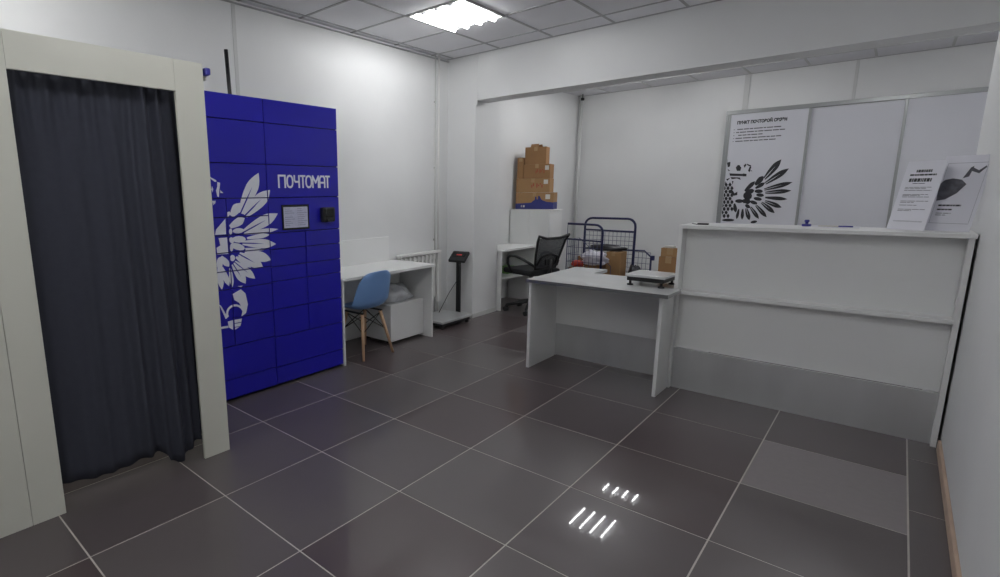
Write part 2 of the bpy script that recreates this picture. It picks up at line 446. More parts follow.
def letter_strokes(word, y0, y1, z0, z1, widths):
    """stroke lettering in a rounded condensed style; returns line segments"""
    O = lambda: [(0.5+.5*math.copysign(abs(math.cos(a))**.8, math.cos(a)), .5+.5*math.copysign(abs(math.sin(a))**.9, math.sin(a))) for a in [2*PI*i/16 for i in range(17)]]
    GL = {'П': [[(0, 0), (0, 1), (1, 1), (1, 0)]], 'О': [O()], 'Ч': [[(0, 1), (0, .62), (.2, .48), (1, .48)], [(1, 1), (1, 0)]], 'Т': [[(0, 1), (1, 1)], [(.5, 1), (.5, 0)]],
          'М': [[(0, 0), (0, 1), (.5, .42), (1, 1), (1, 0)]], 'А': [[(0, 0), (0, .8), (.25, 1), (.8, 1), (1, .8), (1, 0)], [(0, .42), (1, .42)]]}
    out = []
    for ch, (a, b) in zip(word, widths):
        ya = y0+(y1-y0)*a; yb = y0+(y1-y0)*b
        for pl in GL[ch]:
            pts = [(ya+(yb-ya)*x, z0+(z1-z0)*z) for x, z in pl]; out.append(pts)
    return out
for (y0, y1, z0, z1) in doors:
    bx = (y0+G, z0+G, y1-G, z1-G)
    d = B((LX-.016, bx[0], bx[1]), (LX, bx[2], bx[3]), .002).build('door', M['blue'], t)
    ps = [clip(e, bx[0]+.001, bx[2]-.001, bx[1]+.001, bx[3]-.001) for e in emb]
    ps = [p for p in ps if len(p) > 2]
    if ps:
        m_ = MB()
        for k_, p in enumerate(ps):
            try: m_.prism([(LX+.0004, a, b) for a, b in p], (.0006+.00006*(k_ % 17), 0, 0))
            except Exception: pass
        m_.build('emblem', M['emblem'], d, 'white printed bird emblem')
    if y0 == 1.022 and z0 == 1.415:
        W = [(a/735, b/735) for a, b in ((0, 85), (112, 190), (215, 280), (305, 365), (380, 460), (480, 565), (585, 660), (675, 735))]
        m_ = MB()
        k_ = 0
        for pl in letter_strokes('ПОЧТОМАТ', 1.122, 1.592, 1.488, 1.57, W):
            for p, q in zip(pl[:-1], pl[1:]):
                v = Vector((0, q[0]-p[0], q[1]-p[1])); 
                if v.length < 1e-5: continue
                e_ = v.normalized()*.0055; n_ = Vector((0, -v.z, v.y)).normalized()*.0068
                a = Vector((LX+.0004, *p))-e_; b = Vector((LX+.0004, *q))+e_
                k_ += 1; m_.prism([a+n_, a-n_, b-n_, b+n_], (.0007+.00008*(k_ % 5), 0, 0))
        m_.build('lettering', M['emblem'], d, 'white lettering')
    if z0 == 1.162 and y1 == LY1:
        m_ = B((LX, 1.133, 1.178), (LX+.006, 1.378, 1.362), .002).build('screen_frame', M['blackgloss'], d)
        m2 = B((LX+.006, 1.147, 1.192), (LX+.007, 1.364, 1.345)).build('screen', M['screen'], t)
        m3 = MB()
        for r_ in range(9):
            for c_ in range(2):
                yy = 1.158+c_*.11; zz = 1.332-r_*.015
                if rnd.random() < .8: m3.box((LX+.007, yy, zz-.0025), (LX+.0075, yy+rnd.uniform(.04, .09), zz))
        m3.build('screen_print', M['ink2'], m2)
        m_ = MB(); m_.box((LX, 1.485, 1.222), (LX+.045, 1.607, 1.335), .012, m=M['black']); m_.box((LX+.045, 1.51, 1.262), (LX+.049, 1.58, 1.322), .002, m=M['blackgloss'])
        m_.box((LX+.03, 1.52, 1.225), (LX+.053, 1.57, 1.245), .003, m=M['black'])
        m_.build('code_scanner', None, t, 'black scanner')
MB().tube([(-.72, .93, 2.088), (-.72, .935, 2.12), (-.72, .925, 2.43)], [.012, .014, .014], 10).build('antenna', M['black'], t, 'black stick antenna')

# ------------------------------------------------------------------ wall desk beside the locker
t = thing('writing_desk', 'white desk along the left wall, right of the blue locker', 'desk', (-.73, 2.3, 0))
B((XL+.002, 1.694, 0), (-.447, 1.712, .722), .001).build('side_panel', M['white'], t)
B((XL+.002, 2.884, 0), (-.472, 2.902, .722), .001).build('side_panel', M['white'], t)
B((XL+.002, 1.69, .7225), (-.440, 2.906, .747), .002).build('desk_top', M['white'], t)
B((XL+.002, 1.70, .7475), (XL+.018, 2.825, .995), .001).build('back_panel', M['white'], t)
B((XL+.10, 1.7125, .35), (XL+.115, 2.8835, .722), .001).build('modesty_panel', M['white'], t)

t = thing('pedestal_box', 'low white drawer unit under the wall desk, topped with plastic film', 'drawer unit', (-.8, 2.67, 0))
B((-1.0, 2.40, .03), (-.595, 2.875, .385), .002).build('body', M['white'], t)
B((-.593, 2.398, .03), (-.576, 2.877, .392), .0015).build('drawer_front', M['white'], t)
for a, b in ((-.95, 2.45), (-.95, 2.82), (-.66, 2.45), (-.66, 2.82)):
    MB().cyl((a, b, 0), (a, b, .03), .018).build('foot', M['rubber'], t)
f_ = MB().blob((-.79, 2.64, .43), (.17, .225, .12), 11, .22, 4, flatz=.3925, freq=2.0).build('film_bag', M['film'])
tag(f_, 'crumpled translucent plastic bag lying on the low drawer unit under the wall desk', 'plastic bag')

# ------------------------------------------------------------------ blue shell chair
def shell_chair():
    cx, cy = -.60, 2.07
    t = thing('shell_chair', 'light blue moulded shell chair with wooden legs at the wall desk', 'chair', (cx, cy, 0), 0)
    # profile from the front lip of the seat to the top of the back; the chair faces -x
    prof = [(-.25, .415, .19), (-.235, .437, .205), (-.17, .445, .215), (-.08, .433, .22), (0, .425, .222), (.08, .432, .222), (.14, .46, .22), (.175, .51, .215), (.195, .58, .207), (.21, .66, .195), (.222, .72, .18), (.232, .765, .155), (.236, .785, .115)]
    rows_ = []
    for k, (px_, pz, hw) in enumerate(prof):
        r = []
        for j in range(17):
            s_ = -1+2*j/16; e = abs(s_)**2.6
            if k <= 5: up = .05*e*(k/5+.2); fw = 0
            else: up = .05*e*max(0, (1-(k-5)/4)); fw = -.075*e*min(1, (k-4)/3)*(1 if k < 10 else .75)
            if k > 9: up -= .03*e*(k-9)/3
            r.append((cx+px_+fw, cy+s_*hw, pz+up))
        rows_.append(r)
    sh = MB().grid(rows_).build('seat_shell', M['chairblue'], t)
    a = sh.modifiers.new('s', 'SOLIDIFY'); a.thickness = .009; a = sh.modifiers.new('u', 'SUBSURF'); a.levels = 1; a.render_levels = 2
    tops = []
    for sx in (-1, 1):
        for sy in (-1, 1):
            top = Vector((cx+sx*.10, cy+sy*.11, .392)); bot = Vector((cx+sx*.185, cy+sy*.185, 0))
            MB().tube([top, bot], [.017, .0115], 12).build('leg', M['wood'], t)
            tops.append((top, bot))
    m_ = MB()
    P_ = lambda i, f: tops[i][0].lerp(tops[i][1], f)
    for i, j in ((0, 1), (2, 3), (0, 2), (1, 3)):
        m_.tube([P_(i, .42), P_(j, .03)], .0045, 6); m_.tube([P_(j, .42), P_(i, .03)], .0045, 6)
    m_.box((cx-.115, cy-.125, .393), (cx+.115, cy-.105, .405)); m_.box((cx-.115, cy+.105, .393), (cx+.115, cy+.125, .405))
    m_.build('wire_brace', M['black'], t)
    return t
shell_chair()

# ------------------------------------------------------------------ radiator, pipes
t = thing('radiator', 'white sectional radiator on the left wall behind the wall desk', 'radiator', (-.95, 3.1, 0))
y = 2.93
while y < 3.52:
    m_ = MB(); m_.box((XL+.03, y, .26), (-.93, y+.032, .76), .012); m_.box((XL+.05, y+.028, .70), (-.945, y+.066, .745), .006); m_.box((XL+.05, y+.028, .27), (-.945, y+.066, .315), .006)
    m_.build('section', M['radiator'], t); y += .068
B((XL+.02, 2.92, .768), (-.915, 3.575, .792), .004).build('top_grille', M['radiator'], t)
B((-.955, 3.545, .20), (-.92, 3.60, .80), .006).build('end_plate', M['radiator'], t)
m_ = MB(); m_.tube([(-.985, 3.62, .25), (-.985, 3.62, ZC)], .012, 10); m_.tube([(-.975, 3.57, .27), (-.98, 3.61, .27), (-.985, 3.62, .25), (-.985, 3.62, 0)], .011, 8)
o = m_.build('heating_pipe', M['radiator']); tag(o, 'white heating pipe rising beside the radiator on the left wall', 'pipe')
m_ = MB(); m_.tube([(-1.0, 3.58, .0), (-1.0, 3.58, ZC)], .006, 8)
for z in (.9, 1.7, 2.4): m_.box((XL, 3.574, z), (-.995, 3.586, z+.02))
o = m_.build('wall_cable', M['edge']); tag(o, 'thin vertical conduit between the heating pipe and the pier', 'conduit')
m_ = MB(); m_.tube([(-.94, 7.07, 0), (-.94, 7.07, ZC)], .024, 12)
o = m_.build('riser_pipe', M['seam']); tag(o, 'grey riser pipe in the far corner behind the cardboard boxes', 'pipe')
o = MB().box((-.90, 6.95, 2.79), (-.86, 6.99, 2.83), .006).box((-.885, 6.965, 2.83), (-.875, 6.975, ZC)).build('smoke_sensor', M['black'])
tag(o, 'tiny black sensor hanging from the ceiling in the far corner', 'sensor')

# ------------------------------------------------------------------ floor scale
t = thing('floor_scale', 'black and steel platform scale with a display post, on the floor by the pier', 'scale', (-.76, 3.45, 0))
B((-.955, 3.16, .062), (-.552, 3.69, .085), .004).build('platform', M['steelplate'], t)
B((-.94, 3.175, .03), (-.566, 3.675, .0615), .004).build('base_frame', M['black'], t)
for a in (-.92, -.59):
    for b in (3.20, 3.65): MB().cyl((a, b, 0), (a, b, .03), .02).build('foot', M['rubber'], t)
MB().box((-.785, 3.70, .02), (-.735, 3.73, .69), .004).build('post', M['black'], t)
B((-.80, 3.655, .04), (-.72, 3.70, .058)).build('post_bracket', M['black'], t)
rot = Matrix.Translation((-.745, 3.70, .72)) @ Matrix.Rotation(math.radians(12), 4, 'Z') @ Matrix.Rotation(math.radians(32), 4, 'X')
h = MB().box((-.10, -.085, -.018), (.10, .085, .018), .01, mtx=rot).build('display_head', M['black'], t)
MB().box((-.08, -.02, .0185), (.08, .055, .0195), m=M['blackgloss'], mtx=rot).box((-.03, .005, .0196), (.035, .022, .0201), m=M['display'], mtx=rot).build('display', None, h, 'dark display with red digits')
MB().tube([(-.76, 3.69, .45), (-.80, 3.60, .32), (-.82, 3.52, .2), (-.84, 3.46, .10)], .0035, 6).build('cable', M['black'], t)

# ------------------------------------------------------------------ back area: desk, cabinet, boxes
t = thing('side_desk', 'white desk in the niche behind the pier, with a low shelf', 'desk', (-.83, 4.8, 0))
B((-.997, 4.36, 0), (-.60, 4.38, .722), .001).build('side_panel', M['white'], t)
B((-.997, 5.175, 0), (-.60, 5.195, .722), .001).build('side_panel', M['white'], t)
B((XL+.002, 4.34, .7225), (-.585, 5.197, .747), .002).build('desk_top', M['white'], t)
B((-1.01, 4.382, .36), (-.66, 5.173, .38), .001).build('shelf', M['white'], t)
o = MB().box((-.95, 4.85, .381), (-.80, 5.05, .46), .012).box((-.93, 4.87, .46), (-.82, 5.03, .475), .004).build('green_tub', M['green'])
tag(o, 'green plastic tub on the low shelf under the niche desk', 'tub')
t = thing('white_cabinet', 'tall plain white cabinet under the stack of cardboard boxes', 'cabinet', (-.73, 5.5, 0))
B((-1.01, 5.218, .0), (-.43, 5.545, 1.185), .001).build('body', M['white'], t)
B((XL+.002, 5.202, 1.186), (-.422, 5.55, 1.206), .002).build('top', M['white'], t)
B((-1.01, 5.202, .05), (-.725, 5.217, 1.183), .001).build('door', M['white'], t)
B((-.722, 5.202, .05), (-.432, 5.217, 1.183), .001).build('door', M['white'], t)

def carton(x0, x1, y0, y1, z0, z1, label, m='card', lab=None, blue=False, red=False, flaps=False, rot=0, group='cardboard boxes stacked on the cabinet', pivot=None):
    c = ((x0+x1)/2, (y0+y1)/2); t = thing('cardboard_box', label, 'box', (c[0], c[1], z0), rot, group)
    pv = pivot or c
    mtx = Matrix.Translation((pv[0], pv[1], 0)) @ Matrix.Rotation(rot, 4, 'Z') @ Matrix.Translation((-pv[0], -pv[1], 0))
    t.location = mtx @ t.location
    MB().box((x0, y0, z0), (x1, y1, z1), .003, mtx=mtx).build('body', M[m], t)
    MB().box((c[0]-.022, y0-.0012, z1-.05), (c[0]+.022, y0, z1-.001), mtx=mtx).box((c[0]-.022, y0-.001, z1), (c[0]+.022, y1+.001, z1+.0008), mtx=mtx).build('tape', M['tape'], t)
    if lab: MB().box((lab[0], y0-.0022, lab[1]), (lab[2], y0-.0006, lab[3]), mtx=mtx).build('paper_label', M['label'], t)
    if red:
        k = MB(); w_ = x1-x0; h_ = z1-z0
        for q in range(7):
            k.box((x0+w_*(.46+.05*q), y0-.0024, z0+h_*(.35+.1*(q % 3))), (x0+w_*(.49+.05*q), y0-.0013, z0+h_*(.55+.1*(q % 2))), mtx=mtx)
        k.build('red_print', M['red'], t)
    if blue:
        h_ = z1-z0; w_ = x1-x0
        k = [(x0, .0), (x1, .0), (x1, .42), (x0+w_*.82, .46), (x0+w_*.72, .55), (x0+w_*.68, .62), (x0+w_*.64, .82), (x0+w_*.60, .82), (x0+w_*.60, .62), (x0+w_*.56, .60), (x0+w_*.555, .78), (x0+w_*.52, .78), (x0+w_*.515, .58), (x0+w_*.46, .50), (x0+w_*.42, .40), (x0, .34)]
        MB().prism([mtx @ Vector((a, y0-.002, z0+.002+b*(h_-.01))) for a, b in k], mtx.to_3x3() @ Vector((0, .0016, 0))).box((x1-.0, y0, z0+.002), (x1+.0015, y1, z0+h_*.42), mtx=mtx).build('blue_print', M['cardblue'], t)
        MB().box((x0+w_*.15, y0-.0032, z0+h_*.12), (x0+w_*.17, y0-.002, z0+h_*.24), mtx=mtx).box((x0+w_*.20, y0-.0032, z0+h_*.12), (x0+w_*.25, y0-.002, z0+h_*.24), mtx=mtx).build('print_mark', M['label'], t)
    if flaps:
        MB().prism([(x0+.07, y0+.03, z1+.002), (x0+.18, y0+.03, z1+.002), (x0+.18, y0+.05, z1+.042), (x0+.07, y0+.05, z1+.042)], (0, .004, 0)).prism([(x0+.07, y1-.03, z1+.002), (x0+.18, y1-.03, z1+.002), (x0+.18, y1-.05, z1+.038), (x0+.07, y1-.05, z1+.038)], (0, -.004, 0)).build('flap', M['card2'], t)
    return t
PV = dict(rot=.25, pivot=(-.745, 5.42))
carton(-.995, -.495, 5.31, 5.53, 1.2075, 1.425, 'wide cardboard box with a blue printed skyline, bottom of the stack on the cabinet', lab=(-.60, 1.34, -.54, 1.40), blue=True, **PV)
carton(-.995, -.55, 5.31, 5.53, 1.427, 1.607, 'cardboard box with red print lying directly on the blue-printed box', m='card', lab=(-.63, 1.535, -.575, 1.59), red=True, **PV)
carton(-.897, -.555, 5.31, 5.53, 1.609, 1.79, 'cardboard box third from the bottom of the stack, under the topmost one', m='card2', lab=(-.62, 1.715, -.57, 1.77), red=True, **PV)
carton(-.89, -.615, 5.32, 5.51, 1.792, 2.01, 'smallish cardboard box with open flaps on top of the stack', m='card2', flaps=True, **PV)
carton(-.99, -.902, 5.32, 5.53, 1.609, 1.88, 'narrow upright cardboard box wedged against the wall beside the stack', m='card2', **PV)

# ------------------------------------------------------------------ office chair
def office_chair():
    o = thing('office_chair', 'black mesh-back office chair with armrests facing the niche desk', 'office chair', (-.33, 4.60, 0), math.radians(-15))
    mtx = world_mtx(o); m3 = mtx
    def T(p): return m3 @ Vector(p)
    def tb(pts, r, n=8): return MB().tube([T(p) for p in pts], r, n)
    # faces -x ; seat
    m_ = MB(); m_.box((-.24, -.24, .47), (.24, .24, .54), .03, mtx=m3); m_.build('seat', M['cushion'], o)
    # back frame: slightly curved, outward-flared top corners
    fr = [(.215, -.17, .56), (.255, -.20, .72), (.30, -.225, .88), (.335, -.245, .945), (.325, -.12, .915), (.322, 0, .91), (.325, .12, .915), (.335, .245, .945), (.30, .225, .88), (.255, .20, .72), (.215, .17, .56)]
    MB().tube([T(p) for p in fr], .016, 8, closed=True).build('back_frame', M['black'], o)
    # mesh made of real strands
    m_ = MB()
    def side(z):
        pts = [(.56, .17, .215), (.72, .20, .255), (.88, .225, .30), (.94, .24, .325)]
        for (a, b, c), (d, e, f) in zip(pts[:-1], pts[1:]):
            if z <= d: k = (z-a)/(d-a); return b+(e-b)*k, c+(f-c)*k
        return pts[-1][1:]
    z = .565
    while z < .915:
        hw, x = side(z); m_.box((x-.0012, -hw, z-.0024), (x+.0012, hw, z+.0024), mtx=m3); z += .0085
    for k in range(-19, 20):
        pts = []
        for z in (.56, .72, .88, .915):
            hw, x = side(z); pts.append(T((x, hw*k/20, z)))
        m_.tube(pts, .0026, 4)
    m_.build('back_mesh', M['mesh'], o)
    tb([(.23, -.15, .60), (.275, -.13, .70), (.285, 0, .73), (.275, .13, .70), (.23, .15, .60)], .013).build('lumbar_support', M['black'], o)
    m_ = MB(); m_.tube([T((.10, 0, .46)), T((.25, 0, .46)), T((.29, 0, .52)), T((.295, 0, .66))], .02, 8)
    m_.box((.27, -.07, .60), (.29, .07, .67), .006, mtx=m3); m_.build('back_bracket', M['black'], o)
    for s in (-1, 1):
        tb([(.225, s*.18, .585), (.20, s*.235, .625), (.12, s*.27, .67), (.02, s*.285, .70), (-.06, s*.285, .70), (-.11, s*.28, .67), (-.12, s*.275, .60), (-.08, s*.25, .50)], .016).build('armrest', M['black'], o)
    MB().cyl(T((0, 0, .12)), T((0, 0, .47)), .025).build('gas_lift', M['black'], o)
    m_ = MB()
    ends = []
    for k in range(5):
        a = 2*PI*k/5+.3; e = (.29*math.cos(a), .29*math.sin(a), .075); ends.append(e)
        m_.tube([T((0, 0, .13)), T(e)], [.028, .016], 8)
    m_.build('star_base', M['black'], o)
    for e in ends:
        MB().cyl(T((e[0], e[1]-.022, .028)), T((e[0], e[1]+.022, .028)), .028, 14).tube([T((e[0], e[1], .05)), T((e[0], e[1], .08))], .008).build('caster', M['rubber'], o)
office_chair()

# ------------------------------------------------------------------ carts
def frame_pts(x0, x1, y, z0, z1, r=.10):
    p = [(x0, y, z0), (x0, y, z1-r)]
    p += [(x0+r-r*math.cos(a), y, z1-r+r*math.sin(a)) for a in [PI/2*i/5 for i in range(1, 6)]]
    p += [(x1-r+r*math.sin(a), y, z1-r+r*math.cos(a)) for a in [PI/2*i/5 for i in range(0, 6)]]
    p += [(x1, y, z0)]
    return p
def wire_panel(m_, x0, x1, z0, z1, y, nx, nz, r=.0028):
    for k in range(nx+1):
        x = x0+(x1-x0)*k/nx; m_.tube([(x, y, z0), (x, y, z1)], r, 5)
    for k in range(nz+1):
        z = z0+(z1-z0)*k/nz; m_.tube([(x0, y+.004, z), (x1, y+.004, z)], r, 5)
def wire_panel_x(m_, y0, y1, z0, z1, x, ny, nz, r=.0028):
    for k in range(ny+1):
        y = y0+(y1-y0)*k/ny; m_.tube([(x, y, z0), (x, y, z1)], r, 5)
    for k in range(nz+1):
        z = z0+(z1-z0)*k/nz; m_.tube([(x+.004, y0, z), (x+.004, y1, z)], r, 5)
def cast(t, pts):
    for x, y in pts:
        m_ = MB(); m_.cyl((x-.02, y, .06), (x+.02, y, .06), .06, 18); m_.box((x-.03, y-.02, .06), (x-.024, y+.02, .145)); m_.box((x+.024, y-.02, .06), (x+.03, y+.02, .145)); m_.box((x-.035, y-.035, .145), (x+.035, y+.035, .152))
        m_.build('caster', M['rubber'], t)
t = thing('platform_cart', 'taller navy cart with a square tube handle and wire panel, near the rear wall', 'cart', (.03, 5.95, 0), 0, 'navy tube carts')
B((-.32, 5.62, .153), (.60, 6.02, .18), .004).build('deck', M['cartfloor'], t)
MB().tube(frame_pts(-.305, .365, 6.0, .18, 1.078), .015, 10).tube([(-.305, 6.0, .92), (.365, 6.0, .912)], .011, 8).build('handle_frame', M['navy'], t)
m_ = MB(); wire_panel(m_, -.29, .35, .22, .90, 6.0, 12, 12); m_.build('wire_panel', M['wire'], t)
m_ = MB(); m_.tube([(-.305, 6.0, .66), (.50, 6.0, .675), (.585, 6.0, .60), (.59, 6.0, .18)], .012, 8)
m_.box((.585, 5.985, .56), (.625, 6.015, .62), .004); m_.build('gate_frame', M['navy'], t)
m_ = MB(); wire_panel(m_, .38, .575, .22, .655, 6.0, 4, 6); m_.build('wire_panel', M['wire'], t)
cast(t, [(-.25, 5.68), (-.25, 5.95), (.52, 5.68), (.52, 5.95)])
t = thing('wire_cart', 'nearer low navy cart with a curved side rail, right of the office chair', 'cart', (-.02, 5.35, 0), 0, 'navy tube carts')
B((-.26, 5.14, .153), (.27, 5.58, .18), .004).build('deck', M['cartfloor'], t)
r_ = .09
pp = [(-.185, 5.22, 1.04), (.16, 5.22, 1.035)]+[(.17+r_*math.sin(a), 5.22, .945+r_*math.cos(a)) for a in [PI/2*i/5 for i in range(1, 6)]]+[(.26, 5.22, .18)]
MB().tube(pp, .014, 10).tube([(-.19, 5.22, .85), (.26, 5.22, .835)], .010, 8).build('side_rail', M['navy'], t)
m_ = MB(); wire_panel(m_, -.18, .25, .20, .84, 5.22, 9, 7); wire_panel_x(m_, 5.22, 5.56, .20, .84, -.185, 6, 7)
m_.build('wire_panel', M['wire'], t)
MB().tube([(-.185, 5.22, .18), (-.185, 5.22, 1.04)], .004, 6).build('rear_post', M['wire'], t)
MB().tube([(-.185, 5.56, .84), (.25, 5.56, .50), (.25, 5.56, .18)], .004, 6).build('back_rail', M['wire'], t)
cast(t, [(-.2, 5.19), (-.2, 5.53), (.21, 5.19), (.21, 5.53)])
# loads
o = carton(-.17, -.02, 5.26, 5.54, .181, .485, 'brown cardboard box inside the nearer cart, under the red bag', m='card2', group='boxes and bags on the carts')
o = MB().blob((.085, 5.44, .595), (.168, .095, .095), 5, .35, 4, flatz=.515, freq=2.0).build('white_bag', M['bagwhite']); tag(o, 'bulging white plastic bag heaped in the nearer cart behind its wires', 'bag')
o = MB().blob((.115, 5.40, .31), (.115, .13, .14), 13, .2, 3, flatz=.181).build('dark_sack', M['bagblack']); tag(o, 'dark sack in the nearer cart under the white bag', 'bag')
o = MB().blob((-.085, 5.33, .53), (.078, .055, .045), 8, .25, 3, flatz=.487).build('red_bag', M['bagred']); tag(o, 'small red plastic bag beside the white bag in the nearer cart', 'bag')
carton(.13, .31, 5.70, 5.92, .181, .665, 'tall cardboard box on the far cart, under the black bag', group='boxes and bags on the carts')
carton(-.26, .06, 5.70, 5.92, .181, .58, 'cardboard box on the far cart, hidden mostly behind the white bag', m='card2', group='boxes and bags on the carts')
o = MB().blob((.08, 5.81, .705), (.24, .10, .045), 4, .4, 3, flatz=.6675).build('black_bag', M['bagblack']); tag(o, 'flat black bag lying across the tall cardboard box on the far cart', 'bag')
o = MB().blob((.47, 5.80, .33), (.10, .10, .16), 9, .4, 3, flatz=.181).build('black_sack', M['bagblack']); tag(o, 'dark sack standing on the right end of the far cart', 'bag')

# ------------------------------------------------------------------ service desk with grey top
t = thing('service_desk', 'white open-kneehole desk with grey top and steel kick panel, left of the counter', 'desk', (1.2, 3.0, 0))
B((.708, 2.684, 0), (.733, 3.135, .722), .001).build('side_panel', M['white'], t)
MB().box((1.698, 2.700, 0), (1.722, 2.95, .722), .001).box((1.698, 2.949, .002), (1.708, 3.135, .721)).build('side_panel', M['white'], t)
B((.735, 3.14, .30), (1.705, 3.158, .722), .001).build('front_panel', M['white'], t)
B((.735, 3.138, .012), (1.705, 3.157, .299), .0008).build('kick_plate', M['steel'], t, 'brushed steel kick plate')
top = MB().prism([(.70, 2.65, .7225), (1.765, 2.65, .7225), (1.765, 2.945, .7225), (1.70, 2.945, .7225), (1.70, 3.66, .7225), (1.33, 3.66, .7225), (1.28, 3.30, .7225), (.985, 3.29, .7225), (.985, 3.58, .7225), (.70, 3.58, .7225)], (0, 0, .0255)).build('desk_top', M['desktop'], t, 'grey desk top')
B((.699, 2.6465, .722), (1.766, 2.6495, .7485)).build('edge_strip', M['deskedge'], top)
B((.708, 3.16, 0), (.733, 3.57, .722), .001).build('side_panel', M['white'], t)
B((1.34, 3.62, 0), (1.69, 3.64, .722), .001).build('rear_panel', M['white'], t)
# scale on the desk
t = thing('bench_scale', 'flat white parcel scale with black feet on the grey desk top', 'scale', (1.535, 3.02, .748), math.radians(-2))
mtx = Matrix.Translation((1.535, 3.02, 0)) @ Matrix.Rotation(math.radians(-2), 4, 'Z')
MB().box((-.14, -.14, .813), (.14, .14, .832), .004, mtx=mtx).build('platform', M['desktop'], t)
MB().box((-.13, -.13, .782), (.13, .13, .8125), .006, mtx=mtx).build('body', M['black'], t)
for a in (-.11, .11):
    for b in (-.11, .11): MB().tube([mtx @ Vector((a, b, .748)), mtx @ Vector((a, b, .757)), mtx @ Vector((a, b, .759)), mtx @ Vector((a, b, .782))], [.022, .022, .009, .009], 12).build('foot', M['rubber'], t)
t1 = carton(1.455, 1.60, 3.42, 3.50, .749, .915, 'brown cardboard box on the desk behind the parcel scale, lower of the two', m='card2', group='cardboard boxes behind the parcel scale')
t1 = carton(1.465, 1.60, 3.425, 3.49, .917, .985, 'smaller flat cardboard box on top of the box behind the parcel scale', group='cardboard boxes behind the parcel scale')
o = MB().box((1.485, 3.435, .987), (1.56, 3.475, 1.003), .004).build('paper_roll', M['label']); tag(o, 'small white packet on the uppermost box behind the parcel scale', 'packet')

# ------------------------------------------------------------------ reception counter
t = thing('reception_counter', 'tall white reception counter with a ledge and steel kick plate by the right wall', 'counter', (2.43, 3.2, 0))
B((1.712, 2.96, 0), (1.736, 3.28, 1.176), .001).build('side_panel', M['white'], t)
B((3.112, 2.96, 0), (3.136, 3.28, 1.176), .001).build('side_panel', M['white'], t)
B((1.712, 2.95, 1.1765), (3.142, 3.34, 1.2), .0015).build('counter_top', M['white'], t)
B((1.7365, 3.06, .30), (3.1115, 3.078, 1.176), .001).build('front_panel', M['white'], t)
B((1.7365, 2.955, .712), (3.1115, 3.059, .734), .001).build('ledge', M['white'], t)
B((1.7365, 3.022, .306), (3.1115, 3.04, .7115), .001).build('lower_panel', M['white'], t)
B((1.7365, 3.0, .0), (3.1115, 3.018, .304), .0008).build('kick_plate', M['steel'], t, 'brushed steel kick plate')
B((1.7365, 3.30, .70), (3.1115, 3.9, .725), .001).build('work_top', M['white'], t)
for x in (1.76, 3.09): B((x, 3.285, 0), (x+.018, 3.88, .6995), .001).build('work_top_support', M['white'], t)
# gap strip between counter and right wall
# things on the counter
o = MB().box((1.80, 3.05, 1.2005), (1.87, 3.075, 1.212), .004, m=M['black']).prism([(1.80, 3.05, 1.2005), (1.80, 3.07, 1.2005), (1.765, 3.06, 1.206)], (0, 0, .004), m=M['black']).build('marker_pen')
tag(o, 'short black marker lying on the left end of the counter top', 'pen')
o = thing('ink_stamp', 'small dark blue hand stamp standing on the counter top', 'stamp', (2.39, 3.25, 1.2))
MB().box((2.37, 3.232, 1.2005), (2.42, 3.268, 1.216), .006).build('stamp_base', M['bluepl'], o)
MB().tube([(2.395, 3.25, 1.217), (2.395, 3.25, 1.228), (2.395, 3.25, 1.233), (2.395, 3.25, 1.243)], [.009, .009, .016, .011], 12).build('stamp_knob', M['bluepl'], o)
o = MB().box((2.42, 3.17, 1.2003), (2.66, 3.32, 1.2035)).build('paper_stack', M['paper']); tag(o, 'thin white paper sheets lying flat on the counter top', 'paper')
o = MB().tube([(2.56, 3.20, 1.2085), (2.63, 3.205, 1.2085)], .0045, 8, m=M['bluepl']).tube([(2.46, 3.19, 1.2085), (2.56, 3.20, 1.2085)], .004, 8, m=M['label']).build('ballpoint_pen')
tag(o, 'blue and white pen lying on the paper sheets of the counter', 'pen')

# leaning information boards
def board(name, label, corners, th=.004):
    t = thing(name, label, 'poster', Vector(corners[0]))
    a, b, c, d = [Vector(p) for p in corners]     # BL BR TR TL
    n = (b-a).cross(d-a).normalized()            # towards the room
    MB().prism([a, b, c, d], -n*th).build('sheet', M['paper'], t)
    def P_(u, v, off=.0006): 
        return a.lerp(b, u).lerp(d.lerp(c, u), v)+n*off
    def q(m_, u0, v0, u1, v1, off=.0005): m_.prism([P_(u0, v0, off), P_(u1, v0, off), P_(u1, v1, off), P_(u0, v1, off)], n*.0004)
    return t, P_, q, n
# nearer board
a = on_plane(886, 227.5, 2, 1.2005); 
BL = Vector((2.782, 3.22, 1.201)); BR = Vector((2.940, 3.10, 1.201)); 
up = Vector((.052, .065, .392))
tA, P_, q, n = board('notice_board', 'tall narrow white notice with black headings, nearer of the two leaning on the counter top', [BL, BR, BR+up, BL+up])
m_ = MB()
def squiggle(m_, q, u0, u1, v, h, word=.06, gap=.012, rnd=random.Random(1), off=.0005):
    u = u0
    while u < u1:
        w_ = min(u1-u, word*rnd.uniform(.5, 1.4)); q(m_, u, v-h/2, u+w_, v+h/2, off); u += w_+gap
for (v, u0, u1, h, wd) in ((.855, .30, .70, .038, .05), (.80, .16, .84, .024, .09), (.725, .18, .76, .05, .055), (.675, .30, .62, .008, .2)):
    squiggle(m_, q, u0, u1, v, h, wd, .014)
m_.build('heading', M['ink'], tA)
m_ = MB()
for v, u1 in ((.62, .82), (.60, .7), (.575, .85), (.515, .8), (.50, .6), (.48, .86), (.42, .86), (.40, .5), (.36, .6), (.30, .86), (.28, .5)):
    squiggle(m_, q, .14, u1, v, .007, .16, .02)
for z_ in (.12, .13): q(m_, .12, z_, .88, z_+.003)
m_.build('small_print', M['ink2'], tA)
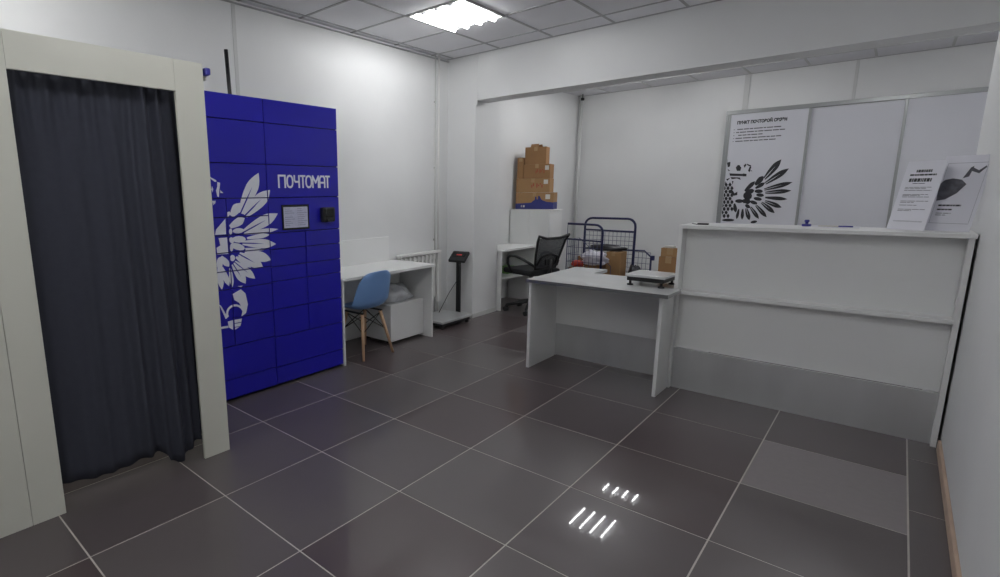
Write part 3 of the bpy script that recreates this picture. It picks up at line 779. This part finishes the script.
BL = Vector((2.958, 3.19, 1.201)); BR = Vector((3.118, 3.13, 1.201)); up = Vector((.052, .085, .415))
BL2 = Vector((2.935, 3.20, 1.201))
tB, P_, q, n = board('picture_board', 'wide white poster with a grey picture, leaning between the narrow notice and the right wall', [BL2, BR, BR+up, BL2+up])
m_ = MB(); pts = [(.05, .62), (.10, .40), (.28, .42), (.48, .50), (.62, .62), (.50, .68), (.30, .70), (.14, .68)]
m_.prism([P_(*p) for p in pts], n*.0004); 
m_.prism([P_(*p) for p in [(.50, .70), (.60, .84), (.66, .86), (.62, .72)]], n*.0004)
m_.prism([P_(*p) for p in [(.60, .80), (.80, .76), (.92, .84), (.90, .86), (.78, .80), (.64, .84)]], n*.0004)
m_.build('picture', M['pic'], tB)
m_ = MB(); squiggle(m_, q, .18, .66, .34, .022, .08, .012); squiggle(m_, q, .18, .5, .285, .018, .08, .012)
m_.build('heading', M['ink'], tB)
m_ = MB(); squiggle(m_, q, .18, .5, .235, .008, .1, .02); squiggle(m_, q, .18, .42, .21, .008, .1, .02)
for a_ in ((.10, .90, .93, .903), (.10, .10, .93, .103), (.10, .10, .104, .90), (.926, .10, .93, .90)): q(m_, *a_)
m_.build('small_print', M['ink2'], tB)

# ------------------------------------------------------------------ sliding doors on the rear wall
t = thing('sliding_wardrobe', 'three-panel white sliding door unit in a grey metal frame on the rear wall', 'sliding doors', (2.2, YB-.04, 0))
y1 = YB-.001; y0 = YB-.06
B((1.035, y0-.01, 2.392), (3.59, y1, 2.44), .003).build('top_rail', M['alu'], t)
B((1.035, y0-.005, 0), (1.062, y1, 2.391), .002).build('side_frame', M['alu'], t)
B((1.063, y0, 0), (3.59, y1, .03), .002).build('bottom_rail', M['alu'], t)
panels = [(1.066, 1.925, -.03), (1.885, 2.775, 0), (2.735, 3.585, -.03)]
dp = []
for a, b, dy in panels:
    yy = YB-.05+dy*.6
    d = B((a, yy, .032), (b, yy+.012, 2.39), .001).build('door_panel', M['door'], t); dp.append((d, yy))
    B((a, yy-.008, .032), (a+.027, yy, 2.39), .002).build('stile', M['alu'], d); B((b-.027, yy-.008, .032), (b, yy, 2.39), .002).build('stile', M['alu'], d)
d, yy = dp[0]
yy -= .0004
shp = []
k3 = .1387; o3 = (715, 150)
def S(p): return (o3[0]+p[0]*k3, o3[1]+p[1]*k3)
for tip, base, w_, sl in [((478, 68), (355, 208), 40, 1), ((532, 133), (362, 242), 36, 1), ((558, 232), (355, 285), 30, 1), ((550, 292), (362, 308), 28, 1), ((522, 354), (362, 342), 24, 0), ((480, 414), (360, 368), 30, 1), ((430, 454), (335, 378), 30, 1),
        ((372, 484), (295, 398), 28, 1), ((316, 496), (255, 410), 26, 1), ((248, 506), (225, 420), 28, 1), ((195, 502), (200, 425), 20, 0), ((155, 498), (172, 425), 18, 0), ((150, 450), (140, 385), 24, 0),
        ((350, 188), (290, 252), 34, 0), ((360, 235), (292, 276), 24, 0), ((290, 225), (215, 295), 26, 0)]:
    shp += leaf(S(tip), S(base), w_*k3*1.12, bool(sl))
for c, rx, ry, rt in [((315, 297), 30, 14, 0), ((325, 325), 28, 13, 5), ((308, 352), 30, 13, 10), ((278, 378), 28, 13, 18), ((235, 405), 20, 13, 30), ((235, 330), 32, 30, 0), ((250, 300), 34, 18, -20), ((220, 368), 28, 16, 0), ((175, 368), 30, 14, 0), ((280, 518), 24, 10, -10), ((95, 505), 45, 10, 0), ((235, 370), 20, 20, 0)]:
    shp.append(oval(S(c), rx*k3, ry*k3, rt))
r5 = random.Random(5)
for r_ in range(10):
    for c_ in range(4):
        x = 52+c_*28+(14 if r_ % 2 else 0); y_ = 250+r_*25
        if x > 122 or (r_ < 2 and c_ > 2): continue
        if (x > 100 and y_ > 440): continue
        shp.append([S((x, y_-18)), S((x+12.5, y_)), S((x, y_+18)), S((x-12.5, y_))])
for p in ([(80, 90), (112, 85), (108, 118), (92, 125)], [(84, 60), (90, 60), (90, 85), (84, 85)], [(90, 135), (110, 150), (98, 152)], [(150, 125), (165, 108), (176, 108), (190, 128), (182, 150), (158, 150)],
          [(104, 168), (200, 172), (200, 188), (108, 186)], [(200, 168), (228, 172), (226, 190), (200, 190)], [(206, 112), (222, 98), (228, 106), (214, 128)], [(230, 98), (262, 112), (258, 122), (232, 108)], [(250, 120), (262, 122), (250, 160), (238, 150)], [(256, 145), (270, 150), (258, 154)],
          [(112, 195), (180, 198), (186, 215), (160, 205), (120, 210)], [(80, 210), (110, 200), (90, 222)], [(112, 285), (128, 292), (140, 312), (162, 300), (160, 325), (135, 330), (116, 312)], [(60, 230), (78, 226), (72, 250), (60, 252)], [(122, 222), (134, 226), (126, 250)]):
    shp.append([S(x) for x in p])
m_ = MB()
for k_, s_ in enumerate(shp):
    pts = [on_plane(u, v, 1, yy) for u, v in s_]
    if len(pts) < 3: continue
    pts2 = [(max(p.x, 1.096), yy, p.z) for p in pts]
    if max(p[0] for p in pts2) - min(p[0] for p in pts2) < .004: continue
    m_.prism(pts2, (0, -.0006-.00006*(k_ % 19), 0))
m_.build('emblem', M['ink'], d, 'black printed bird emblem')
fc = bpy.data.curves.new('heading', 'FONT'); fc.body = 'ПУНКТ ПОЧТОВОЙ СВЯЗИ'; fc.size = .05; fc.extrude = .0006; fc.offset = .003
fo = bpy.data.objects.new('heading', fc); C.objects.link(fo)
bpy.context.view_layer.update()
me = bpy.data.meshes.new_from_object(fo); wd = max(v.co.x for v in me.vertices); 
bpy.data.objects.remove(fo)
pA = on_plane(737, 124.3, 1, yy); pB = on_plane(787.3, 119.0, 1, yy); sx = (pB.x-pA.x)/wd
ho = bpy.data.objects.new('heading', me); C.objects.link(ho); me.materials.append(M['ink']); ho.parent = d
me.transform(parent_inv(d) @ Matrix.Translation((pA.x, yy-.0006, pA.z)) @ Matrix.Rotation(PI/2, 4, 'X') @ Matrix.Diagonal((sx, 1, 1, 1)))
m_ = MB(); r6 = random.Random(9)
for k, (u0, u1) in enumerate(((.02, .90), (0, .98), (.05, .55), (.0, .92), (0, .82))):
    zz = pA.z-.066-.037*k; u = u0
    m_.box((pA.x-.03, yy-.001, zz-.003), (pA.x-.015, yy, zz+.003))
    while u < u1:
        w_ = min(u1-u, r6.uniform(.05, .2)); m_.box((pA.x+(pB.x-pA.x)*u, yy-.001, zz-.006), (pA.x+(pB.x-pA.x)*(u+w_), yy, zz+.006)); u += w_+.015
m_.build('small_print', M['ink2'], d)
